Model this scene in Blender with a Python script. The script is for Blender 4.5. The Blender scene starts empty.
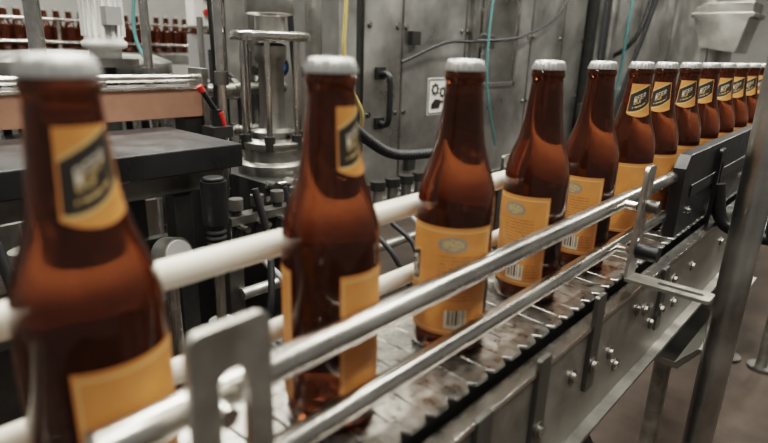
import bpy, math, random, bmesh
from mathutils import Vector, Matrix
from mathutils.geometry import tessellate_polygon
random.seed(7)
S=bpy.context.scene
# ------------------------------------------------------------ materials
def mat(name,col,metal=0.0,rough=0.5,var=0.0,scale=20.0,rvar=0.0,bump=0.0,trans=0.0,ior=1.45,coat=0.0,col2=None,stretch=(1,1,1),emit=0.0,spec=0.5):
    m=bpy.data.materials.new(name);m.use_nodes=True
    nt=m.node_tree;b=nt.nodes['Principled BSDF']
    b.inputs['Base Color'].default_value=(*col,1)
    b.inputs['Metallic'].default_value=metal
    b.inputs['Roughness'].default_value=rough
    b.inputs['Transmission Weight'].default_value=trans
    b.inputs['IOR'].default_value=ior
    b.inputs['Coat Weight'].default_value=coat
    b.inputs['Specular IOR Level'].default_value=spec
    if emit>0:
        b.inputs['Emission Color'].default_value=(*col,1);b.inputs['Emission Strength'].default_value=emit
    if var>0 or rvar>0 or bump>0:
        tc=nt.nodes.new('ShaderNodeTexCoord');mp=nt.nodes.new('ShaderNodeMapping')
        mp.inputs['Scale'].default_value=stretch
        nz=nt.nodes.new('ShaderNodeTexNoise');nz.inputs['Scale'].default_value=scale;nz.inputs['Detail'].default_value=6;nz.inputs['Roughness'].default_value=.65
        nt.links.new(tc.outputs['Object'],mp.inputs[0]);nt.links.new(mp.outputs[0],nz.inputs['Vector'])
        if var>0:
            cr=nt.nodes.new('ShaderNodeValToRGB')
            c2=col2 if col2 else tuple(c*(1-var) for c in col)
            cr.color_ramp.elements[0].position=.35;cr.color_ramp.elements[1].position=.65
            cr.color_ramp.elements[0].color=(*c2,1);cr.color_ramp.elements[1].color=(*col,1)
            nt.links.new(nz.outputs['Fac'],cr.inputs[0]);nt.links.new(cr.outputs[0],b.inputs['Base Color'])
        if rvar>0:
            mr=nt.nodes.new('ShaderNodeMapRange')
            mr.inputs['From Min'].default_value=.3;mr.inputs['From Max'].default_value=.7
            mr.inputs['To Min'].default_value=max(.02,rough-rvar);mr.inputs['To Max'].default_value=min(1,rough+rvar)
            nt.links.new(nz.outputs['Fac'],mr.inputs[0]);nt.links.new(mr.outputs[0],b.inputs['Roughness'])
        if bump>0:
            bp=nt.nodes.new('ShaderNodeBump');bp.inputs['Strength'].default_value=bump;bp.inputs['Distance'].default_value=.002
            nt.links.new(nz.outputs['Fac'],bp.inputs['Height']);nt.links.new(bp.outputs[0],b.inputs['Normal'])
    return m
M={}
M['steel']=mat('polished_steel',(.62,.605,.575),1,.22,var=.25,scale=30,rvar=.08,bump=.05)
M['rail']=mat('rail_steel',(.60,.58,.54),1,.27,var=.35,scale=60,rvar=.1,bump=.04,stretch=(1,.15,1))
M['dirty']=mat('stained_steel',(.47,.46,.435),1,.36,var=.4,scale=7,rvar=.12,bump=.06)
M['brk']=mat('bracket_steel',(.44,.425,.39),.9,.40,var=.3,scale=40,rvar=.1,bump=.06)
M['frame']=mat('frame_steel',(.36,.345,.315),.85,.42,var=.4,scale=25,rvar=.12,bump=.08)
M['panel']=mat('panel_steel',(.54,.53,.505),.9,.38,var=.5,scale=3.5,rvar=.14,bump=.04)
M['dsteel']=mat('dark_steel',(.18,.175,.165),.9,.42,var=.3,scale=20,rvar=.1)
M['cast']=mat('cast_iron',(.05,.049,.047),.6,.45,var=.3,scale=30)
M['chain']=mat('chain_steel',(.50,.485,.455),.95,.33,var=.5,scale=90,rvar=.12,bump=.12)
M['black']=mat('black_plastic',(.014,.014,.015),0,.40,var=.3,scale=40,rvar=.08)
M['rubber']=mat('rubber',(.016,.016,.018),0,.5)
M['tray']=mat('tray_black',(.018,.018,.020),0,.36,var=.4,scale=12,rvar=.15)
M['cream']=mat('cream_plastic',(.60,.565,.50),0,.36,var=.1,scale=30)
M['copper']=mat('copper_paint',(.48,.26,.18),.4,.42,var=.25,scale=10)
M['white']=mat('white_paint',(.66,.66,.64),0,.4,var=.1,scale=10)
M['grey']=mat('grey_paint',(.30,.30,.30),0,.45,var=.2,scale=8)
M['red']=mat('red_plastic',(.45,.03,.02),0,.4)
M['green']=mat('green_plastic',(.03,.35,.10),0,.4)
M['blue']=mat('blue_plastic',(.03,.10,.35),0,.4)
M['yellow']=mat('yellow_hose',(.50,.37,.14),0,.45)
M['teal']=mat('teal_cable',(.07,.19,.20),0,.45)
M['glass']=mat('amber_glass',(.15,.044,.017),0,.07,trans=.82,ior=1.36,coat=.12,var=.3,scale=45,rvar=.03)
M['cap']=mat('cap_metal',(.48,.475,.465),.75,.40,var=.12,scale=60)
M['lab']=mat('label_orange',(.50,.205,.055),0,.55,var=.16,scale=60)
M['lab2']=mat('label_darkorange',(.20,.095,.04),0,.5)
M['labp']=mat('label_pale',(.58,.37,.17),0,.5)
M['ink']=mat('label_ink',(.022,.018,.015),0,.45)
M['paper']=mat('label_white',(.50,.45,.37),0,.5)
M['gold']=mat('label_gold',(.48,.33,.14),0,.5)
M['emb']=mat('label_grey',(.20,.18,.14),0,.5)
M['floor']=mat('floor_concrete',(.085,.066,.055),0,.7,var=.6,scale=3,rvar=.15,bump=.1,spec=.2)
M['wall']=mat('wall_paint',(.36,.355,.34),0,.6,var=.2,scale=2)
M['ceil']=mat('ceiling_paint',(.34,.34,.33),0,.8)
M['tube']=mat('lamp_tube',(1,.97,.90),0,.5,emit=16)
# ------------------------------------------------------------ builder
class B:
    def __init__(s,name): s.name=name;s.v=[];s.f=[];s.m=[];s.sm=[];s.mats=[]
    def mi(s,k):
        if k not in s.mats:s.mats.append(k)
        return s.mats.index(k)
    def add(s,vs,fs,k,smooth=False):
        o=len(s.v);s.v+= [tuple(v) for v in vs];i=s.mi(k)
        for f in fs:
            s.f.append([a+o for a in f]);s.m.append(i);s.sm.append(smooth)
    def box(s,x0,x1,y0,y1,z0,z1,k,rot=None,c=None):
        vs=[Vector((x,y,z)) for x in(x0,x1) for y in(y0,y1) for z in(z0,z1)]
        if rot:
            cc=Vector(c) if c else Vector(((x0+x1)/2,(y0+y1)/2,(z0+z1)/2))
            vs=[rot@(v-cc)+cc for v in vs]
        s.add(vs,[(0,1,3,2),(4,6,7,5),(0,4,5,1),(2,3,7,6),(0,2,6,4),(1,5,7,3)],k)
    def cyl(s,p0,p1,r,k,r1=None,n=24,cap=True):
        p0=Vector(p0);p1=Vector(p1);r1=r if r1 is None else r1
        d=(p1-p0).normalized();u=d.orthogonal().normalized();w=d.cross(u)
        vs=[]
        for p,rr in((p0,r),(p1,r1)):
            for i in range(n):
                a=2*math.pi*i/n;vs.append(p+(u*math.cos(a)+w*math.sin(a))*rr)
        s.add(vs,[(i,(i+1)%n,n+(i+1)%n,n+i) for i in range(n)],k,True)
        if cap:
            s.add(vs,[tuple(range(n-1,-1,-1)),tuple(range(n,2*n))],k)
    def lathe(s,prof,o,k,n=48,smooth=True):
        vs=[];o=Vector(o)
        for r,z in prof:
            for i in range(n):
                a=2*math.pi*i/n;vs.append(o+Vector((r*math.cos(a),r*math.sin(a),z)))
        fs=[]
        for j in range(len(prof)-1):
            for i in range(n):
                fs.append((j*n+i,j*n+(i+1)%n,(j+1)*n+(i+1)%n,(j+1)*n+i))
        s.add(vs,fs+[tuple(range(n-1,-1,-1)),tuple(range((len(prof)-1)*n,len(prof)*n))],k,smooth)
        for q in(1,2): s.sm[-q]=False
    def tube(s,pts,r,k,n=12,sub=10,corr=0,per=.006):
        P=[Vector(p) for p in pts];P=[2*P[0]-P[1]]+P+[2*P[-1]-P[-2]]
        path=[]
        for i in range(1,len(P)-2):
            a,b,c,d=P[i-1:i+3]
            m=max(sub,int((c-b).length/(per/4))) if corr else sub
            for j in range(m):
                t=j/m
                path.append(.5*((2*b)+(c-a)*t+(2*a-5*b+4*c-d)*t*t+(3*b-a-3*c+d)*t**3))
        path.append(P[-2])
        vs=[];u=None;L=0
        for i,p in enumerate(path):
            d=(path[min(i+1,len(path)-1)]-path[max(i-1,0)]).normalized()
            u=d.orthogonal().normalized() if u is None else (u-d*u.dot(d)).normalized()
            w=d.cross(u)
            if i:L+=(p-path[i-1]).length
            rr=r*(1+corr*math.sin(2*math.pi*L/per))
            for q in range(n):
                a=2*math.pi*q/n;vs.append(p+(u*math.cos(a)+w*math.sin(a))*rr)
        fs=[(j*n+i,j*n+(i+1)%n,(j+1)*n+(i+1)%n,(j+1)*n+i) for j in range(len(path)-1) for i in range(n)]
        s.add(vs,fs,k,True)
        s.add(vs[:n],[tuple(range(n-1,-1,-1))],k);s.add(vs[-n:],[tuple(range(n))],k)
    def plate(s,outer,holes,O,U,V,t,k):
        O=Vector(O);U=Vector(U).normalized();V=Vector(V).normalized();N=U.cross(V)
        loops=[outer]+holes
        flat=[p for l in loops for p in l]
        tr=tessellate_polygon([[Vector((a,b,0)) for a,b in l] for l in loops])
        n=len(flat)
        vs=[O+U*a+V*b+N*t/2 for a,b in flat]+[O+U*a+V*b-N*t/2 for a,b in flat]
        fs=[tuple(x) for x in tr]+[tuple(n+i for i in reversed(x)) for x in tr]
        o=0
        for l in loops:
            m=len(l)
            for i in range(m):
                a=o+i;b2=o+(i+1)%m;fs.append((a,b2,n+b2,n+a))
            o+=m
        s.add(vs,fs,k)
    def bolt(s,p,d,r,k='steel',h=.004):
        p=Vector(p);d=Vector(d).normalized()
        s.cyl(p,p+d*h*.3,r*1.5,'dsteel',n=20);s.cyl(p+d*h*.3,p+d*h,r,k,n=6)
    def done(s,bevel=0,loc=None,rz=0,seg=2):
        me=bpy.data.meshes.new(s.name);me.from_pydata(s.v,[],s.f)
        for k in s.mats:me.materials.append(M[k])
        for p,i,q in zip(me.polygons,s.m,s.sm):
            p.material_index=i;p.use_smooth=q
        me.update()
        bm=bmesh.new();bm.from_mesh(me);bmesh.ops.recalc_face_normals(bm,faces=bm.faces);bm.to_mesh(me);bm.free()
        ob=bpy.data.objects.new(s.name,me);S.collection.objects.link(ob)
        if bevel:
            md=ob.modifiers.new('bevel','BEVEL');md.width=bevel;md.segments=seg;md.limit_method='ANGLE';md.angle_limit=math.radians(50)
        if loc:ob.location=loc
        ob.rotation_euler[2]=rz
        return ob
def rrect(w,h,r,n=6,cx=0,cy=0):
    pts=[]
    for sx,sy,a0 in((1,1,0),(-1,1,90),(-1,-1,180),(1,-1,270)):
        for i in range(n+1):
            a=math.radians(a0+90*i/n);pts.append((cx+sx*(w/2-r)+r*math.cos(a)-0,cy+sy*(h/2-r)+r*math.sin(a)))
    return pts
# ------------------------------------------------------------ room
def slab(name,a,k):
    b=B(name);b.box(*a,k);return b.done()
slab('floor',(-5,3,-2,10,-.1,0),'floor')
slab('wall_back',(-5,-4.9,-2,10,0,3.4),'wall')
slab('wall_far',(-5,3,9.9,10,0,3.4),'wall')
slab('ceiling',(-5,3,-2,10,3.4,3.5),'ceil')
# ------------------------------------------------------------ bottle
FONT={'L':["10000"]*6+["11111"],'A':["01110","10001","10001","11111","10001","10001","10001"],'G':["01111","10000","10000","10011","10001","10001","01110"],
'E':["11111","10000","10000","11110","10000","10000","11111"],'R':["11110","10001","10001","11110","10100","10010","10001"],'B':["11110","10001","10001","11110","10001","10001","11110"]}
def glyph(word,col,row):
    i=int(col//6);c=int(col%6);r=int(row)
    if col<0 or i>=len(word) or c>=5 or row<0 or r>6:return False
    return FONT[word[i]][r][c]=='1'
prof=[(.0001,.004),(.020,.003),(.026,0),(.0290,.0015),(.0303,.005),(.0305,.010),(.0305,.118),(.0302,.125),(.0293,.1325),(.0276,.140),(.0252,.1475),(.0225,.1545),(.0202,.162),(.0184,.170),(.0170,.179),(.0159,.189),(.0149,.199),(.0141,.208),(.0138,.2135),(.0148,.2145),(.0150,.217),(.0147,.2195),(.0134,.221),(.0130,.226)]
def prad(z):
    for (r0,z0),(r1,z1) in zip(prof[2:],prof[3:]):
        if z0<=z<=z1:return r0+(r1-r0)*(z-z0)/(z1-z0)
    return .015
def bottle():
    b=B('beer_bottle')
    b.lathe(prof,(0,0,0),'glass',64)
    n=84;vs=[];rows=[(.0150,.2208,.0007),(.0149,.2225,.0006),(.0141,.2255,.0002),(.0134,.2275,0),(.0122,.2288,0),(.0060,.2294,0)]
    for r,z,w in rows:
        for i in range(n):
            a=2*math.pi*i/n;rr=r+w*math.cos(21*a);vs.append((rr*math.cos(a),rr*math.sin(a),z))
    b.add(vs,[(j*n+i,j*n+(i+1)%n,(j+1)*n+(i+1)%n,(j+1)*n+i) for j in range(len(rows)-1) for i in range(n)],'cap',True)
    b.add(vs[-n:],[tuple(range(n))],'cap');b.add(vs[:n],[tuple(range(n-1,-1,-1))],'cap')
    def grid(t0,t1,nt,z0,z1,nz,rad,fn,bot=None):
        dt=(t1-t0)/nt;dz=(z1-z0)/nz
        vs=[]
        for j in range(nz+1):
            for i in range(nt+1):
                t=t0+dt*i;z=z0+dz*j
                if bot:z=bot(t,z)
                a=math.radians(t);r=rad(z);vs.append((r*math.cos(a),r*math.sin(a),z))
        groups={}
        for j in range(nz):
            for i in range(nt):
                k=fn(t0+dt*(i+.5),z0+dz*(j+.5),i,j)
                groups.setdefault(k,[]).append((j*(nt+1)+i,j*(nt+1)+i+1,(j+1)*(nt+1)+i+1,(j+1)*(nt+1)+i))
        for k,fs in groups.items(): b.add(vs,fs,k,True)
    bars=[random.random()<.5 for _ in range(400)]
    txt=[random.random() for _ in range(40000)]
    def lab(t,z,i,j):
        if t<33 or t>327 or z<.0215 or z>.1055:return 'lab'
        if t<34.5 or t>325.5 or z<.0228 or z>.1042:return 'labp'
        if 262<t<294 and .0245<z<.041:
            if 264.5<t<291.5 and z>.0275:return 'ink' if bars[i] else 'paper'
            return 'paper'
        e=((t-268)/22)**2+((z-.0945)/.0064)**2
        if e<1:
            e2=((t-268)/16)**2+((z-.0945)/.0042)**2
            return 'gold' if (e2<1 and txt[i*7+j*13]>.5) else 'emb'
        if 248<t<306 and .047<z<.085 and j%3==0 and txt[i+j*260]>.3:return 'lab2'
        if 298<t<318 and .026<z<.042 and j%3==0 and txt[i+j*260]>.3:return 'lab2'
        if 145<t<215 and .045<z<.090:
            w=(z-.067)/.022-.3*(t-180)/35
            if abs(w)<.55:
                c=(t-150)/60*29;r=(.38-w)/.76*7
                return 'paper' if glyph('LAGER',c,r) else 'ink'
            if abs(w)<.63:return 'gold'
        return 'lab'
    grid(30,330,260,.019,.108,90,lambda z:.0308,lab)
    def nl(t,z,i,j):
        u=(t-75)/44;w=(z-.1855)/.0175
        q=w-.38*u
        if abs(u)>.92 or w>.92 or w<-.88:return 'lab'
        if q<-.60:return 'lab'
        if q<-.52:return 'gold'
        if q>.70:return 'lab'
        if q>.62:return 'gold'
        c=(u+.50)/1.0*23;r=(.30-q)/.34*7
        if glyph('BEER',c,r):return 'gold' if r>4 else 'paper'
        if -.30<q<-.22 and abs(u)<.6 and txt[i]>.3:return 'gold'
        return 'ink'
    grid(31,119,110,.168,.203,54,lambda z:prad(z)+.0003,nl,bot=lambda t,z:z-.004*(1-((t-75)/44)**2)*(1 if z<.1855 else 0))
    return b
bt=bottle().done()
Ys=[.0790,.2207,.3543,.4883,.6137,.7359,.8351,.952,1.0713,1.1857,1.304,1.42,1.535,1.65,1.77,1.89,2.01,2.13]
gap=[-50,-20,92,59,64,-62,-80,-70,-85,-60,-75,-70,-60,-75,-80,-70,-60,-75]
for i,(y,g) in enumerate(zip(Ys,gap)):
    ob=bt if i==0 else bpy.data.objects.new('beer_bottle',bt.data)
    if i: S.collection.objects.link(ob)
    ob.location=(0,y,1.0)
    cd=math.degrees(math.atan2(-y,.2408))
    ob.rotation_euler[2]=math.radians(cd+g)
# ------------------------------------------------------------ conveyor chain
b=B('conveyor_chain');pt=.0254;y=-.32
while y<3.2:
    h=pt-.0026
    out=[(-.057,0),(-.050,-.004),(-.02,-.001),(.02,-.001),(.050,-.004),(.057,0),(.057,h*.62),(.050,h-.001),(.02,h),(-.02,h),(-.050,h-.001),(-.057,h*.62)]
    b.plate(out,[],(0,y,.9985),(1,0,0),(0,1,0),.003,'chain')
    b.cyl((-.045,y+h/2,.992),(.045,y+h/2,.992),.0035,'dsteel',n=8)
    y+=pt
b.box(-.03,.03,-.32,3.2,.975,.989,'dsteel')
b.done(.0004,seg=1)
# ------------------------------------------------------------ conveyor frame
b=B('conveyor_frame')
for sx in(1,-1):
    xa,xb=sorted((sx*.066,sx*.071))
    b.box(xa,xb,-.35,3.2,.868,.986,'frame')
    xa,xb=sorted((sx*.060,sx*.074)); b.box(xa,xb,-.35,3.2,.984,.989,'steel')
    xa,xb=sorted((sx*.060,sx*.083)); b.box(xa,xb,-.35,3.2,.864,.869,'frame')
b.box(-.066,.066,-.35,3.2,.90,.905,'dsteel')
for yy in(-.2,.25,.7,1.16,1.9,2.7):
    b.cyl((-.066,yy,.93),(.066,yy,.93),.01,'dsteel')
for yy,zz in((.155,.945),(.245,.93),(.462,.945),(.56,.93),(.585,.905),(.635,.955),(.665,.945),(.70,.915),(.78,.95),(.80,.91),(.87,.945),(1.05,.94),(1.3,.93)):
    b.bolt((.071,yy,zz),(1,0,0),.0052)
for yy,zt,zb in((.165,.984,.89),(.30,.990,.905),(.39,.998,.90),(.50,1.018,.915),(.72,.985,.90)):
    b.plate(rrect(.020,zt-zb,.003),[],(.0735,yy,(zt+zb)/2),(0,1,0),(0,0,1),.004,'dsteel')
    b.bolt((.0757,yy,zb+.028),(1,0,0),.0055)
for yy in(1.45,2.6):
    for xx in(.062,-.062):
        b.cyl((xx,yy,0),(xx,yy,.90),.021,'frame',n=32);b.cyl((xx,yy,0),(xx,yy,.015),.05,'dsteel')
for xx in(.062,-.062):
    b.cyl((xx,-.3,0),(xx,-.3,.87),.021,'frame',n=32);b.cyl((xx,-.3,0),(xx,-.3,.015),.05,'dsteel')
b.done(.0007)
# ------------------------------------------------------------ guide rails
def rail(name,x,z,r,y0,y1,k,posts,dx):
    b=B(name);b.cyl((x,y0,z),(x,y1,z),r,k,n=40)
    for sgn,yy in((-1,y0),(1,y1)):
        b.cyl((x,yy,z),(x,yy+sgn*.002,z),r*.9,k,r1=r*.6,n=40)
    for yy in posts:
        b.cyl((x,yy,z),(x+dx,yy,z),.005,'steel',n=16)
    b.done()
rail('guide_rail',.0395,1.081,.0085,.06,.83,'rail',(.108,.61),.020)
rail('guide_rail',.0395,1.031,.0075,.06,.79,'rail',(.108,.61),.020)
rail('back_guide_rail',-.046,1.108,.0090,-.12,2.2,'cream',(.0,.56,1.2),-.022)
rail('back_guide_rail',-.044,1.046,.0075,-.12,2.2,'cream',(.0,.56,1.2),-.022)
b=B('back_rail_bracket')
for yy in(.0,.56,1.2):
    b.plate(rrect(.03,.12,.004),[rrect(.008,.08,.0038,cy=.01)],(-.071,yy,1.065),(0,1,0),(0,0,1),.004,'dsteel')
    b.box(-.080,-.066,yy-.015,yy+.015,.99,1.01,'dsteel')
b.done()
b=B('black_side_guide')
b.plate([(.80,1.001),(.80,1.095),(.815,1.112),(2.3,1.125),(2.3,1.001)],[],(.0475,0,0),(0,1,0),(0,0,1),.016,'black')
b.box(.0555,.0575,.84,2.3,1.05,1.068,'cast')
for yy in(.85,1.05,1.2,1.4): b.bolt((.0555,yy,1.03),(1,0,0),.004)
b.done(.001)
# ------------------------------------------------------------ brackets
b=B('slotted_bracket')
b.plate(rrect(.0385,.19,.006,cx=0,cy=0),[rrect(.0135,.125,.0064,cy=.012)],(.0615,.1085,1.033),(0,1,0),(0,0,1),.0045,'brk')
b.done(.0008)
b=B('angle_bracket')
b.plate(rrect(.026,.125,.006),[rrect(.008,.07,.0038,cy=.015)],(.0625,.618,1.062),(0,1,0),(0,.12,1),.004,'brk')
b.plate(rrect(.085,.026,.004),[rrect(.045,.008,.0038,cx=.012)],(.104,.607,1.002),(1,0,0),(0,1,0),.004,'brk')
b.cyl((.066,.614,1.032),(.088,.614,1.032),.009,'black',n=10)
b.cyl((.066,.622,1.081),(.078,.622,1.081),.007,'dsteel',n=12)
b.done(.0007)
b=B('angle_bracket')
b.plate(rrect(.028,.12,.006),[rrect(.009,.06,.0042,cy=.01)],(.061,.975,1.045),(0,1,0),(0,0,1),.005,'black')
b.tube([(.064,.975,1.05),(.075,.975,1.0),(.10,.975,.982),(.16,.98,.978),(.26,.985,.978)],.010,'black')
b.cyl((.15,.98,.98),(.15,.98,1.012),.014,'black',n=12)
b.done(.0007)
b=B('steel_standpipe');b.cyl((.125,.885,0),(.125,.885,2.2),.0205,'dirty',n=40);b.cyl((.125,.885,0),(.125,.885,.02),.05,'dirty',n=40)
b.done()
b=B('drip_tray')
b.plate([(-.14,.0),(.06,.0),(.095,.05),(.085,.05),(.055,.012),(-.13,.012),(-.16,.05),(-.17,.05)],[],(0,1.20,.72),(1,0,0),(0,0,1),.45,'dirty')
for yy in (1.05,1.35):
    b.cyl((-.03,yy,.73),(-.03,yy,.86),.01,'dsteel')
b.done(.001)
b=B('drain_hose')
b.tube([(.02,.62,.86),(.02,.64,.76),(.03,.72,.66),(.05,.84,.56),(.05,.9,.30),(.0,.95,.02)],.017,'rubber',n=16)
b.tube([(-.03,.45,.86),(-.02,.48,.72),(.02,.60,.60),(.02,.78,.42),(.0,.8,.02)],.011,'rubber',n=12)
b.tube([(.03,.52,.86),(.04,.54,.78),(.07,.62,.72),(.09,.74,.66),(.07,.80,.50),(.05,.8,.02)],.008,'grey',n=12)
b.done()
# ------------------------------------------------------------ enclosure
b=B('filler_enclosure')
X=-.9
b.plate([(1.17,.76),(1.17,2.0),(2.62,2.0),(2.62,.76)],[[(1.74,1.128),(2.0,1.128),(2.0,1.44),(1.74,1.44)]],(X,0,0),(0,1,0),(0,0,1),.004,'panel')
b.box(X-.7,X-.01,1.17,1.175,.76,2.0,'panel');b.box(X-.7,X-.69,1.17,2.62,.76,2.0,'dsteel');b.box(X-.7,X,2.615,2.62,.76,2.0,'panel')
b.box(X-.7,X,1.17,2.62,.755,.76,'dsteel')
b.box(X-.01,X+.02,1.055,1.12,.74,2.0,'panel');b.box(X-.03,X-.005,1.12,1.17,.74,2.0,'cast')
for (y0,y1,z0,z1) in((1.725,1.74,1.113,1.455),(2.0,2.015,1.113,1.455),(1.725,2.015,1.113,1.128),(1.725,2.015,1.44,1.455)):
    b.box(X,X+.008,y0,y1,z0,z1,'steel')
for yy in(1.33,1.66,2.12,2.4):
    b.box(X+.002,X+.005,yy,yy+.006,.76,2.0,'dsteel')
b.box(X+.002,X+.012,1.17,2.62,.76,.785,'dirty')
b.box(X+.002,X+.022,1.68,1.71,.76,2.0,'dirty')
b.cyl((X-.15,1.8,.9),(X-.15,1.8,1.6),.03,'dsteel');b.cyl((X-.1,1.93,.9),(X-.1,1.93,1.6),.012,'steel')
b.box(X-.3,X-.08,1.76,1.99,1.25,1.30,'steel')
for yy in(1.2,2.58):
    for xx in(X-.05,X-.65): b.box(xx-.025,xx+.025,yy-.025,yy+.025,0,.76,'dsteel')
for yy in(1.19,1.31,1.35,1.64,1.67,2.1,2.14,2.38,2.6):
    for zz in(.80,1.05,1.3):b.bolt((X+.003,yy,zz),(1,0,0),.006,h=.005)
b.box(X+.002,X+.03,2.16,2.30,.86,.98,'grey');b.cyl((X+.03,2.2,.93),(X+.04,2.2,.93),.012,'red',n=16);b.cyl((X+.03,2.25,.93),(X+.04,2.25,.93),.012,'green',n=16)
b.box(X+.002,X+.02,1.36,1.40,1.25,1.29,'cast');b.box(X+.002,X+.02,1.36,1.40,.86,.90,'cast')
b.done(.001)
b=B('door_handle')
b.tube([(X+.008,1.235,1.165),(X+.035,1.235,1.165),(X+.045,1.235,1.14),(X+.045,1.235,1.05),(X+.035,1.235,1.022),(X+.008,1.235,1.022)],.009,'black',n=12)
b.box(X+.003,X+.01,1.215,1.255,1.15,1.185,'black');b.box(X+.003,X+.01,1.215,1.255,1.005,1.04,'black');b.done(.001)
b=B('warning_sticker')
b.plate(rrect(.115,.120,.006),[],(X+.0035,1.525,1.090),(0,1,0),(0,0,1),.001,'white')
b.plate(rrect(.109,.113,.004),[rrect(.101,.105,.003)],(X+.0045,1.525,1.090),(0,1,0),(0,0,1),.001,'ink')
def gear(cy,cz,r,n):
    pts=[]
    for i in range(n*4):
        a=2*math.pi*i/(n*4);rr=r if i%4 in(0,1) else r*.75;pts.append((cy+rr*math.cos(a),cz+rr*math.sin(a)))
    hole=[(cy+r*.45*math.cos(2*math.pi*i/12),cz+r*.45*math.sin(2*math.pi*i/12)) for i in range(12)]
    b.plate(pts,[hole],(X+.0045,0,0),(0,1,0),(0,0,1),.001,'ink')
gear(1.506,1.113,.022,8);gear(1.549,1.103,.020,8)
b.plate([(1.488,1.050),(1.488,1.066),(1.510,1.083),(1.518,1.080),(1.532,1.081),(1.537,1.076),(1.556,1.076),(1.558,1.069),(1.538,1.066),(1.532,1.050)],[],(X+.0045,0,0),(0,1,0),(0,0,1),.001,'ink')
b.done()
b=B('machine_cabinet')
b.box(-1.8,-1.1,2.9,5.6,.5,2.2,'panel')
for yy in(3.3,3.9,4.6):b.box(-1.1,-1.096,yy,yy+.01,.5,2.2,'dsteel')
b.box(-1.1,-1.05,2.9,2.96,.0,2.2,'dirty');b.box(-1.1,-1.05,5.5,5.56,0,2.2,'dirty');b.box(-1.1,-1.06,2.9,5.6,1.0,1.04,'dirty')
b.box(-1.8,-1.1,2.9,5.6,0,.12,'dsteel');b.box(-1.75,-1.15,2.95,5.55,.12,.5,'cast')
b.done(.002)
b=B('machine_column')
b.box(-.98,-.88,2.66,2.72,0,2.2,'cast');b.cyl((-.82,2.72,.0),(-.82,2.72,2.2),.03,'dirty');b.cyl((-.80,2.62,.0),(-.80,2.62,2.2),.014,'rubber');b.cyl((-.78,2.55,.0),(-.78,2.55,2.2),.009,'rubber')
b.box(-.86,-.78,2.56,2.74,.96,1.02,'cast');b.done(.001)
b=B('discharge_chute')
b.plate([(-.45,1.41),(-.45,1.395),(-.435,1.39),(-.40,1.28),(-.27,1.26),(-.245,1.39),(-.23,1.395),(-.23,1.41)],[],(0,2.7,0),(1,0,0),(0,0,1),.22,'dirty')
b.plate([(-.44,1.412),(-.44,1.43),(-.40,1.45),(-.24,1.45),(-.24,1.412)],[],(0,2.7,0),(1,0,0),(0,0,1),.18,'dirty')
b.box(-.40,-.375,2.62,2.65,.0,1.30,'dirty');b.box(-.40,-.375,2.76,2.79,.0,1.30,'dirty');b.cyl((-.33,2.7,1.0),(-.33,2.7,1.28),.03,'dirty');b.box(-.40,-.30,2.68,2.72,.97,1.0,'dirty');b.done(.002)
# ------------------------------------------------------------ left machinery
b=B('feed_table')
b.box(-.74,-.5,-.3,.492,1.052,1.088,'tray')
b.box(-.72,-.52,-.3,.47,1.02,1.052,'dsteel')
for yy in(-.2,.40):
    for xx in(-.70,-.54): b.box(xx-.015,xx+.015,yy-.015,yy+.015,0,1.03,'cast')
b.box(-.71,-.53,-.2,.40,.55,.58,'cast');b.box(-.70,-.66,-.2,.40,.80,.84,'dsteel')
b.box(-.62,-.60,-.3,.44,.90,.93,'steel')
b.done(.002)
b=B('copper_beam')
b.box(-.80,-.755,-.3,.585,1.10,1.152,'copper');b.box(-.81,-.75,-.3,.585,1.152,1.158,'steel')
b.cyl((-.77,-.3,1.172),(-.77,.585,1.172),.007,'steel')
b.box(-.80,-.75,.575,.588,1.05,1.19,'dirty');b.cyl((-.77,.1,1.155),(-.77,.1,1.175),.006,'steel');b.cyl((-.77,.4,1.155),(-.77,.4,1.175),.006,'steel')
b.box(-.80,-.76,.1,.14,0,1.1,'cast');b.box(-.80,-.76,.54,.58,0,1.1,'cast')
b.done(.001)
b=B('red_grip_lever')
b.cyl((-.68,.560,1.088),(-.68,.560,1.12),.010,'black');b.cyl((-.68,.560,1.115),(-.68,.53,1.16),.005,'black');b.cyl((-.675,.563,1.115),(-.672,.572,1.085),.007,'red',r1=.003)
b.cyl((-.68,.534,1.153),(-.68,.528,1.163),.006,'red');b.box(-.70,-.66,.54,.58,1.07,1.09,'cast');b.box(-.69,-.67,.55,.57,0,1.07,'cast');b.done()
def post(name,x,y,r,z1,k='steel'):
    b=B(name);b.cyl((x,y,0),(x,y,z1),r,k,n=24);b.cyl((x,y,0),(x,y,.012),r*2.2,'cast');b.cyl((x,y,1.16),(x,y,1.185),r*1.5,'dsteel');b.done()
post('steel_post',-.86,.335,.013,2.0);post('steel_post',-.90,.545,.009,2.0);post('steel_post',-.73,.605,.009,2.0)
post('steel_post',-.90,.985,.022,2.0,'dirty')
b=B('beer_bottle_row')
for i in range(40):
    y=.3+i*.066
    pr=[(r,z) for r,z in prof[2:] ][::2]
    for xx in(-3.4,-3.47):
        b.lathe(pr,(xx,y+(.03 if xx<-3.45 else 0),1.17),'glass',12);b.cyl((xx,y+(.03 if xx<-3.45 else 0),1.39),(xx,y+(.03 if xx<-3.45 else 0),1.40),.015,'cap',n=12)
b.done()
b=B('infeed_conveyor')
b.box(-3.55,-3.32,.1,3.2,1.10,1.168,'dirty');b.cyl((-3.3,.1,1.22),(-3.3,3.2,1.22),.009,'steel');b.cyl((-3.3,.1,1.34),(-3.3,3.2,1.34),.009,'steel')
for yy in(.3,1.2,2.1,3.0):
    b.box(-3.5,-3.45,yy,yy+.05,0,1.1,'dsteel');b.box(-3.40,-3.35,yy,yy+.05,0,1.1,'dsteel');b.cyl((-3.33,yy,1.13),(-3.30,yy,1.34),.01,'steel')
b.done(.002)
b=B('machine_housing')
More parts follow.
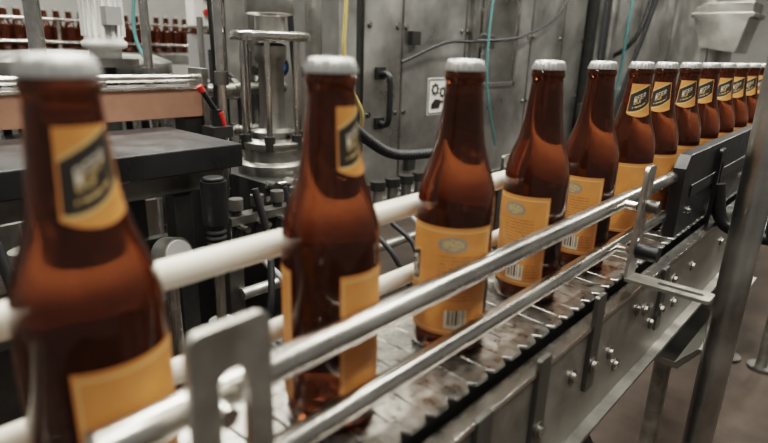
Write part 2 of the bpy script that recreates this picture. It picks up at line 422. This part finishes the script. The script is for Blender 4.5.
b.box(-2.9,-2.4,-.2,1.9,.0,1.02,'dsteel');b.box(-2.92,-2.38,-.2,1.9,1.02,1.05,'dirty')
for yy in(.2,.7,1.2,1.7):
    b.box(-2.38,-2.37,yy-.2,yy+.2,.3,.9,'panel');b.cyl((-2.6,yy,1.05),(-2.6,yy,1.13),.05,'dirty');b.cyl((-2.6,yy,1.13),(-2.6,yy,1.15),.07,'cast')
b.done(.003)
b=B('electric_motor');mx,my=-1.2,.585
b.cyl((mx,my,0),(mx,my,1.18),.02,'cast');b.box(mx-.055,mx+.055,my-.055,my+.055,1.175,1.195,'dsteel')
b.lathe([(.036,1.195),(.036,1.215),(.050,1.22),(.050,1.232),(.043,1.237),(.043,1.36),(.047,1.362),(.047,1.40),(.034,1.415)],(mx,my,0),'white',32)
for i in range(20):
    a=2*math.pi*i/20
    b.box(mx+.042,mx+.048,my-.0015,my+.0015,1.245,1.355,'white',rot=Matrix.Rotation(a,3,'Z'),c=(mx,my,1.29))
b.box(mx+.035,mx+.068,my-.018,my+.018,1.27,1.31,'grey');b.done()
b=B('control_box')
b.box(-1.86,-1.8,1.17,1.46,1.30,1.56,'white');b.box(-1.87,-1.795,1.17,1.46,1.295,1.30,'dirty')
for yy,zz,k in((1.22,1.35,'red'),(1.27,1.35,'green'),(1.32,1.35,'yellow'),(1.37,1.35,'blue'),(1.22,1.41,'black'),(1.29,1.41,'red'),(1.36,1.41,'green')):
    b.cyl((-1.8,yy,zz),(-1.785,yy,zz),.013,k,n=16)
b.box(-1.86,-1.82,1.28,1.36,.0,1.30,'dsteel');b.box(-1.90,-1.78,1.19,1.44,1.10,1.27,'grey');b.done(.002)
b=B('capping_head_column');cx,cy=-.72,.715
b.lathe([(.075,.98),(.075,1.0),(.062,1.005),(.062,1.03),(.068,1.032),(.068,1.045),(.045,1.05),(.045,1.065),(.030,1.07),(.026,1.10),(.026,1.20),(.032,1.21),(.032,1.235),(.022,1.24)],(cx,cy,0),'dirty',40)
b.lathe([(.078,1.244),(.080,1.247),(.080,1.258),(.074,1.262)],(cx,cy,0),'steel',40)
b.lathe([(.03,1.262),(.03,1.29),(.05,1.295),(.05,1.33),(.02,1.34),(.02,1.8)],(cx,cy,0),'dirty',32)
for i in range(6):
    a=2*math.pi*i/6+.3;x=cx+.06*math.cos(a);y=cy+.06*math.sin(a)
    b.cyl((x,y,1.04),(x,y,1.25),.006,'steel',n=12);b.cyl((x,y,1.03),(x,y,1.06),.011,'cast',n=12)
b.box(cx-.09,cx+.09,cy-.09,cy+.10,.90,.98,'cast')
b.box(cx-.08,cx+.08,cy-.085,cy+.09,.0,.90,'cast')
for j in range(3):
    zz=.975-.03*j
    b.cyl((cx+.095,cy-.09,zz),(cx+.095,cy+.14,zz),.005,'steel',n=12)
    for i in range(5):
        yy=cy-.08+.045*i;b.cyl((cx+.088,yy,zz),(cx+.115,yy,zz),.010,'dirty' if (i+j)%2 else 'cast',n=8)
b.done(.0008)
b=B('rotary_filler');cx,cy=-1.85,.72
b.lathe([(.24,0),(.24,.78),(.34,.80),(.34,.88),(.32,.90),(.08,.91),(.08,1.08),(.31,1.10),(.33,1.12),(.33,1.17),(.28,1.19),(.1,1.20)],(cx,cy,0),'dirty',64)
for i in range(24):
    a=2*math.pi*i/24;x=cx+.30*math.cos(a);y=cy+.30*math.sin(a)
    b.cyl((x,y,.89),(x,y,.94),.022,'cast',n=14);b.cyl((x,y,.94),(x,y,1.12),.007,'steel',n=10);b.cyl((x,y,1.04),(x,y,1.11),.016,'dirty',n=14)
b.done(.001)
b=B('pipe_manifold')
rs=random.Random(4)
for i in range(6):
    y=.80+i*.046;x=-1.13-.03*(i%3);r=rs.choice((.008,.011,.014));top=rs.choice((1.22,1.30,1.9));k=rs.choice(('dirty','steel','cast','dsteel'))
    b.cyl((x,y,0),(x,y,top),r,k,n=16)
    for q in range(4):
        zz=rs.uniform(.75,1.3)
        if zz<top-.03:b.cyl((x,y,zz),(x,y,zz+.018),r*1.7,rs.choice(('dirty','cast','steel')),n=rs.choice((6,16)))
    if i%2==0:
        zz=rs.uniform(.9,1.2);b.tube([(x,y,zz),(x+.04,y,zz),(x+.06,y+.01,zz-.02),(x+.065,y+.012,zz-.08),(x+.065,y+.012,zz-.2)],r*.7,k,n=10)
for zz,r in((.86,.014),(1.01,.010),(1.12,.016)):
    b.cyl((-1.10,.74,zz),(-1.10,1.04,zz),r,'dirty',n=16)
    for yy in(.76,.86,.97):
        b.cyl((-1.10,yy,zz),(-1.10,yy+.016,zz),r*1.8,'steel',n=16)
for yy,zz in((.78,1.06),(.88,.94),(.98,1.18)):
    b.cyl((-1.10,yy,zz),(-1.03,yy,zz),.005,'steel',n=10);b.cyl((-1.035,yy,zz),(-1.028,yy,zz),.026,'cast',n=20);b.cyl((-1.03,yy,zz),(-1.022,yy,zz),.010,'blue',n=12)
b.done()
b=B('machine_base')
b.box(-1.03,-.93,.0,.80,0,.66,'dsteel');b.box(-1.04,-.92,-.01,.81,.66,.69,'dirty')
for yy in(.1,.3,.5,.7):
    b.cyl((-.98,yy,.69),(-.98,yy,.80),.02,'cast');b.cyl((-.98,yy,.80),(-.98,yy,.83),.035,'dirty');b.cyl((-.98,yy,.83),(-.98,yy,.94),.008,'steel')
    b.bolt((-.92,yy,.5),(1,0,0),.012,h=.01)
b.cyl((-.98,0,.90),(-.98,.80,.90),.012,'dirty')
b.done(.002)
b=B('valve_cluster')
b.box(-.60,-.57,.50,1.12,.86,.89,'dsteel');b.box(-.60,-.57,.50,.53,0,.86,'dsteel');b.box(-.60,-.57,1.09,1.12,0,.86,'dsteel')
for i in range(7):
    y=.53+i*.045
    b.cyl((-.585,y,.89),(-.585,y,.955),.009,'cast',n=12);b.cyl((-.585,y,.955),(-.585,y,.975),.013,'dirty',n=8);b.cyl((-.585,y,.925),(-.55,y,.925),.006,'steel',n=10)
for i in range(5):
    y=.85+i*.05
    b.cyl((-.585,y,.89),(-.585,y,.93+.01*(i%2)),.012,'dirty',n=12);b.cyl((-.585,y,.93),(-.585,y,.95),.018,'cast',n=10)
b.cyl((-.565,.52,.80),(-.565,1.1,.80),.011,'dirty');b.cyl((-.565,.52,.72),(-.565,1.1,.72),.008,'steel')
b.box(-.60,-.57,.51,.85,.93,.945,'dsteel');b.done()
b=B('flexible_coupling')
b.tube([(-.47,.42,1.05),(-.47,.42,1.02),(-.47,.42,.97),(-.47,.42,.92)],.014,'rubber',n=20,corr=.14,per=.009)
b.cyl((-.47,.42,.98),(-.47,.42,1.045),.019,'black',n=24);b.cyl((-.47,.42,.905),(-.47,.42,.93),.012,'steel');b.cyl((-.47,.42,.70),(-.47,.42,.905),.008,'steel')
b.cyl((-.47,.42,0),(-.47,.42,.70),.02,'cast')
b.lathe([(.045,.74),(.048,.745),(.048,.775),(.040,.785),(.02,.79),(.02,.82)],(-.47,.42,0),'grey',32);b.done()
b=B('round_gauge')
b.cyl((-.46,.335,.955),(-.435,.340,.960),.024,'dirty',n=28);b.cyl((-.436,.340,.960),(-.433,.3405,.9605),.020,'grey',n=28);b.cyl((-.45,.337,.0),(-.45,.337,.94),.007,'steel');b.done()
def hose(name,pts,r,k,corr=0,per=.008):
    b=B(name);b.tube(pts,r,k,n=12,corr=corr,per=per);b.done()
hose('yellow_hose',[(-.72,.945,1.7),(-.72,.925,1.32),(-.72,.92,1.24),(-.72,.935,1.16),(-.72,.98,1.09),(-.74,1.0,1.04)],.005,'yellow')
hose('corrugated_hose',[(-.60,.80,1.10),(-.62,.90,1.04),(-.62,1.0,.995),(-.60,1.15,.985),(-.58,1.28,.97)],.012,'rubber',.12,.010)
hose('corrugated_hose',[(-.40,.12,.70),(-.33,.30,.80),(-.30,.42,.86),(-.36,.56,.90),(-.48,.62,.90)],.016,'cast',.12,.009)
hose('teal_cable',[(-1.35,.75,1.7),(-1.35,.74,1.4),(-1.35,.73,1.25),(-1.3,.75,1.15)],.005,'teal')
hose('teal_cable',[(-.84,1.76,1.7),(-.84,1.72,1.30),(-.84,1.74,1.1),(-.85,1.84,.9)],.004,'teal')
hose('black_cable',[(-.87,1.3,1.20),(-.86,1.5,1.26),(-.86,1.68,1.27),(-.86,2.0,1.30),(-.86,2.3,1.42),(-.86,2.45,1.7)],.005,'rubber')
hose('black_cable',[(-.6,2.75,1.7),(-.66,2.72,1.35),(-.70,2.70,1.15),(-.74,2.68,.9)],.010,'rubber')
hose('black_cable',[(-.80,3.2,1.9),(-.8,3.15,1.5),(-.85,3.1,1.3),(-1.0,3.1,1.2)],.012,'rubber')
hose('black_cable',[(-.80,.84,1.7),(-.80,.83,1.35),(-.82,.86,1.15),(-.86,.90,.98),(-.86,.88,.8)],.007,'rubber')
hose('black_cable',[(-.84,.66,1.7),(-.84,.655,1.35),(-.86,.67,1.15),(-.88,.66,.98),(-.88,.64,.7)],.005,'rubber')
hose('teal_cable',[(-.8,2.92,1.9),(-.8,2.89,1.4),(-.82,2.92,1.1),(-.86,2.87,.8)],.007,'teal')
for i in range(11):
    y=.10+i*.045;x=-.49+.02*(i%3)
    if i in(4,5,6,7,8):continue
    hose('black_hose',[(x,y,1.015),(x+.02,y+.01,.92),(x+.05,y+.02*math.sin(i*2),.82),(x+.01,y-.02,.70),(x,y+.02,.50),(x,y,.02)],.004+.002*(i%2),'rubber')
for i in range(7):
    y=.56+i*.07;x=-.52
    hose('black_hose',[(x-.03,y,.86),(x+.03,y+.02,.80),(x+.06,y+.05*math.sin(i*2),.68),(x+.02,y-.03,.5),(x,y,.02)],.006,'rubber' if i%3 else 'grey')
# ------------------------------------------------------------ lights
def lamp(x,y,e,sx=.25,sy=1.4):
    b=B('fluorescent_lamp');b.box(x-sx/2-.02,x+sx/2+.02,y-sy/2-.03,y+sy/2+.03,2.98,3.02,'white')
    for dx in(-.06,.06):b.cyl((x+dx,y-sy/2,2.965),(x+dx,y+sy/2,2.965),.014,'tube',n=12)
    for dy in(-.5,.5):b.cyl((x,y+dy,3.02),(x,y+dy,3.4),.006,'steel')
    b.done()
    l=bpy.data.lights.new('lamp_light','AREA');l.shape='RECTANGLE';l.size=sx;l.size_y=sy;l.energy=e;l.color=(1,.965,.87)
    o=bpy.data.objects.new('lamp_light',l);o.location=(x,y,2.94);S.collection.objects.link(o)
lamp(.9,.2,42);lamp(.3,2.2,60);lamp(-.55,.9,58);lamp(-.9,-.9,45);lamp(-2.4,1.0,80);lamp(-1.9,3.8,65);lamp(.2,5.5,80);lamp(-2.6,6.5,80)  # lamp at negative y is added, out of view, to brighten camera-facing sides
w=bpy.data.worlds.new('World');S.world=w;w.use_nodes=True
w.node_tree.nodes['Background'].inputs[0].default_value=(1,.965,.90,1);w.node_tree.nodes['Background'].inputs[1].default_value=.21
# ------------------------------------------------------------ camera
cam=bpy.data.cameras.new('Camera');co=bpy.data.objects.new('Camera',cam);S.collection.objects.link(co)
Yc=Vector((.6727,.2003,-.7125)).normalized();Zc=Vector((.0288,.9547,.296));Zc=(Zc-Yc*Zc.dot(Yc)).normalized();Xc=Yc.cross(Zc)
R=Matrix((Xc,Yc,Zc))
m=R.to_4x4();m.translation=Vector((.2408,0,1.234));co.matrix_world=m
cam.sensor_width=36;cam.lens=36*555/768;cam.clip_start=.01
cam.dof.use_dof=True;cam.dof.focus_distance=.78;cam.dof.aperture_fstop=5.0
S.camera=co
S.view_settings.view_transform='Filmic';S.view_settings.look='Medium High Contrast'
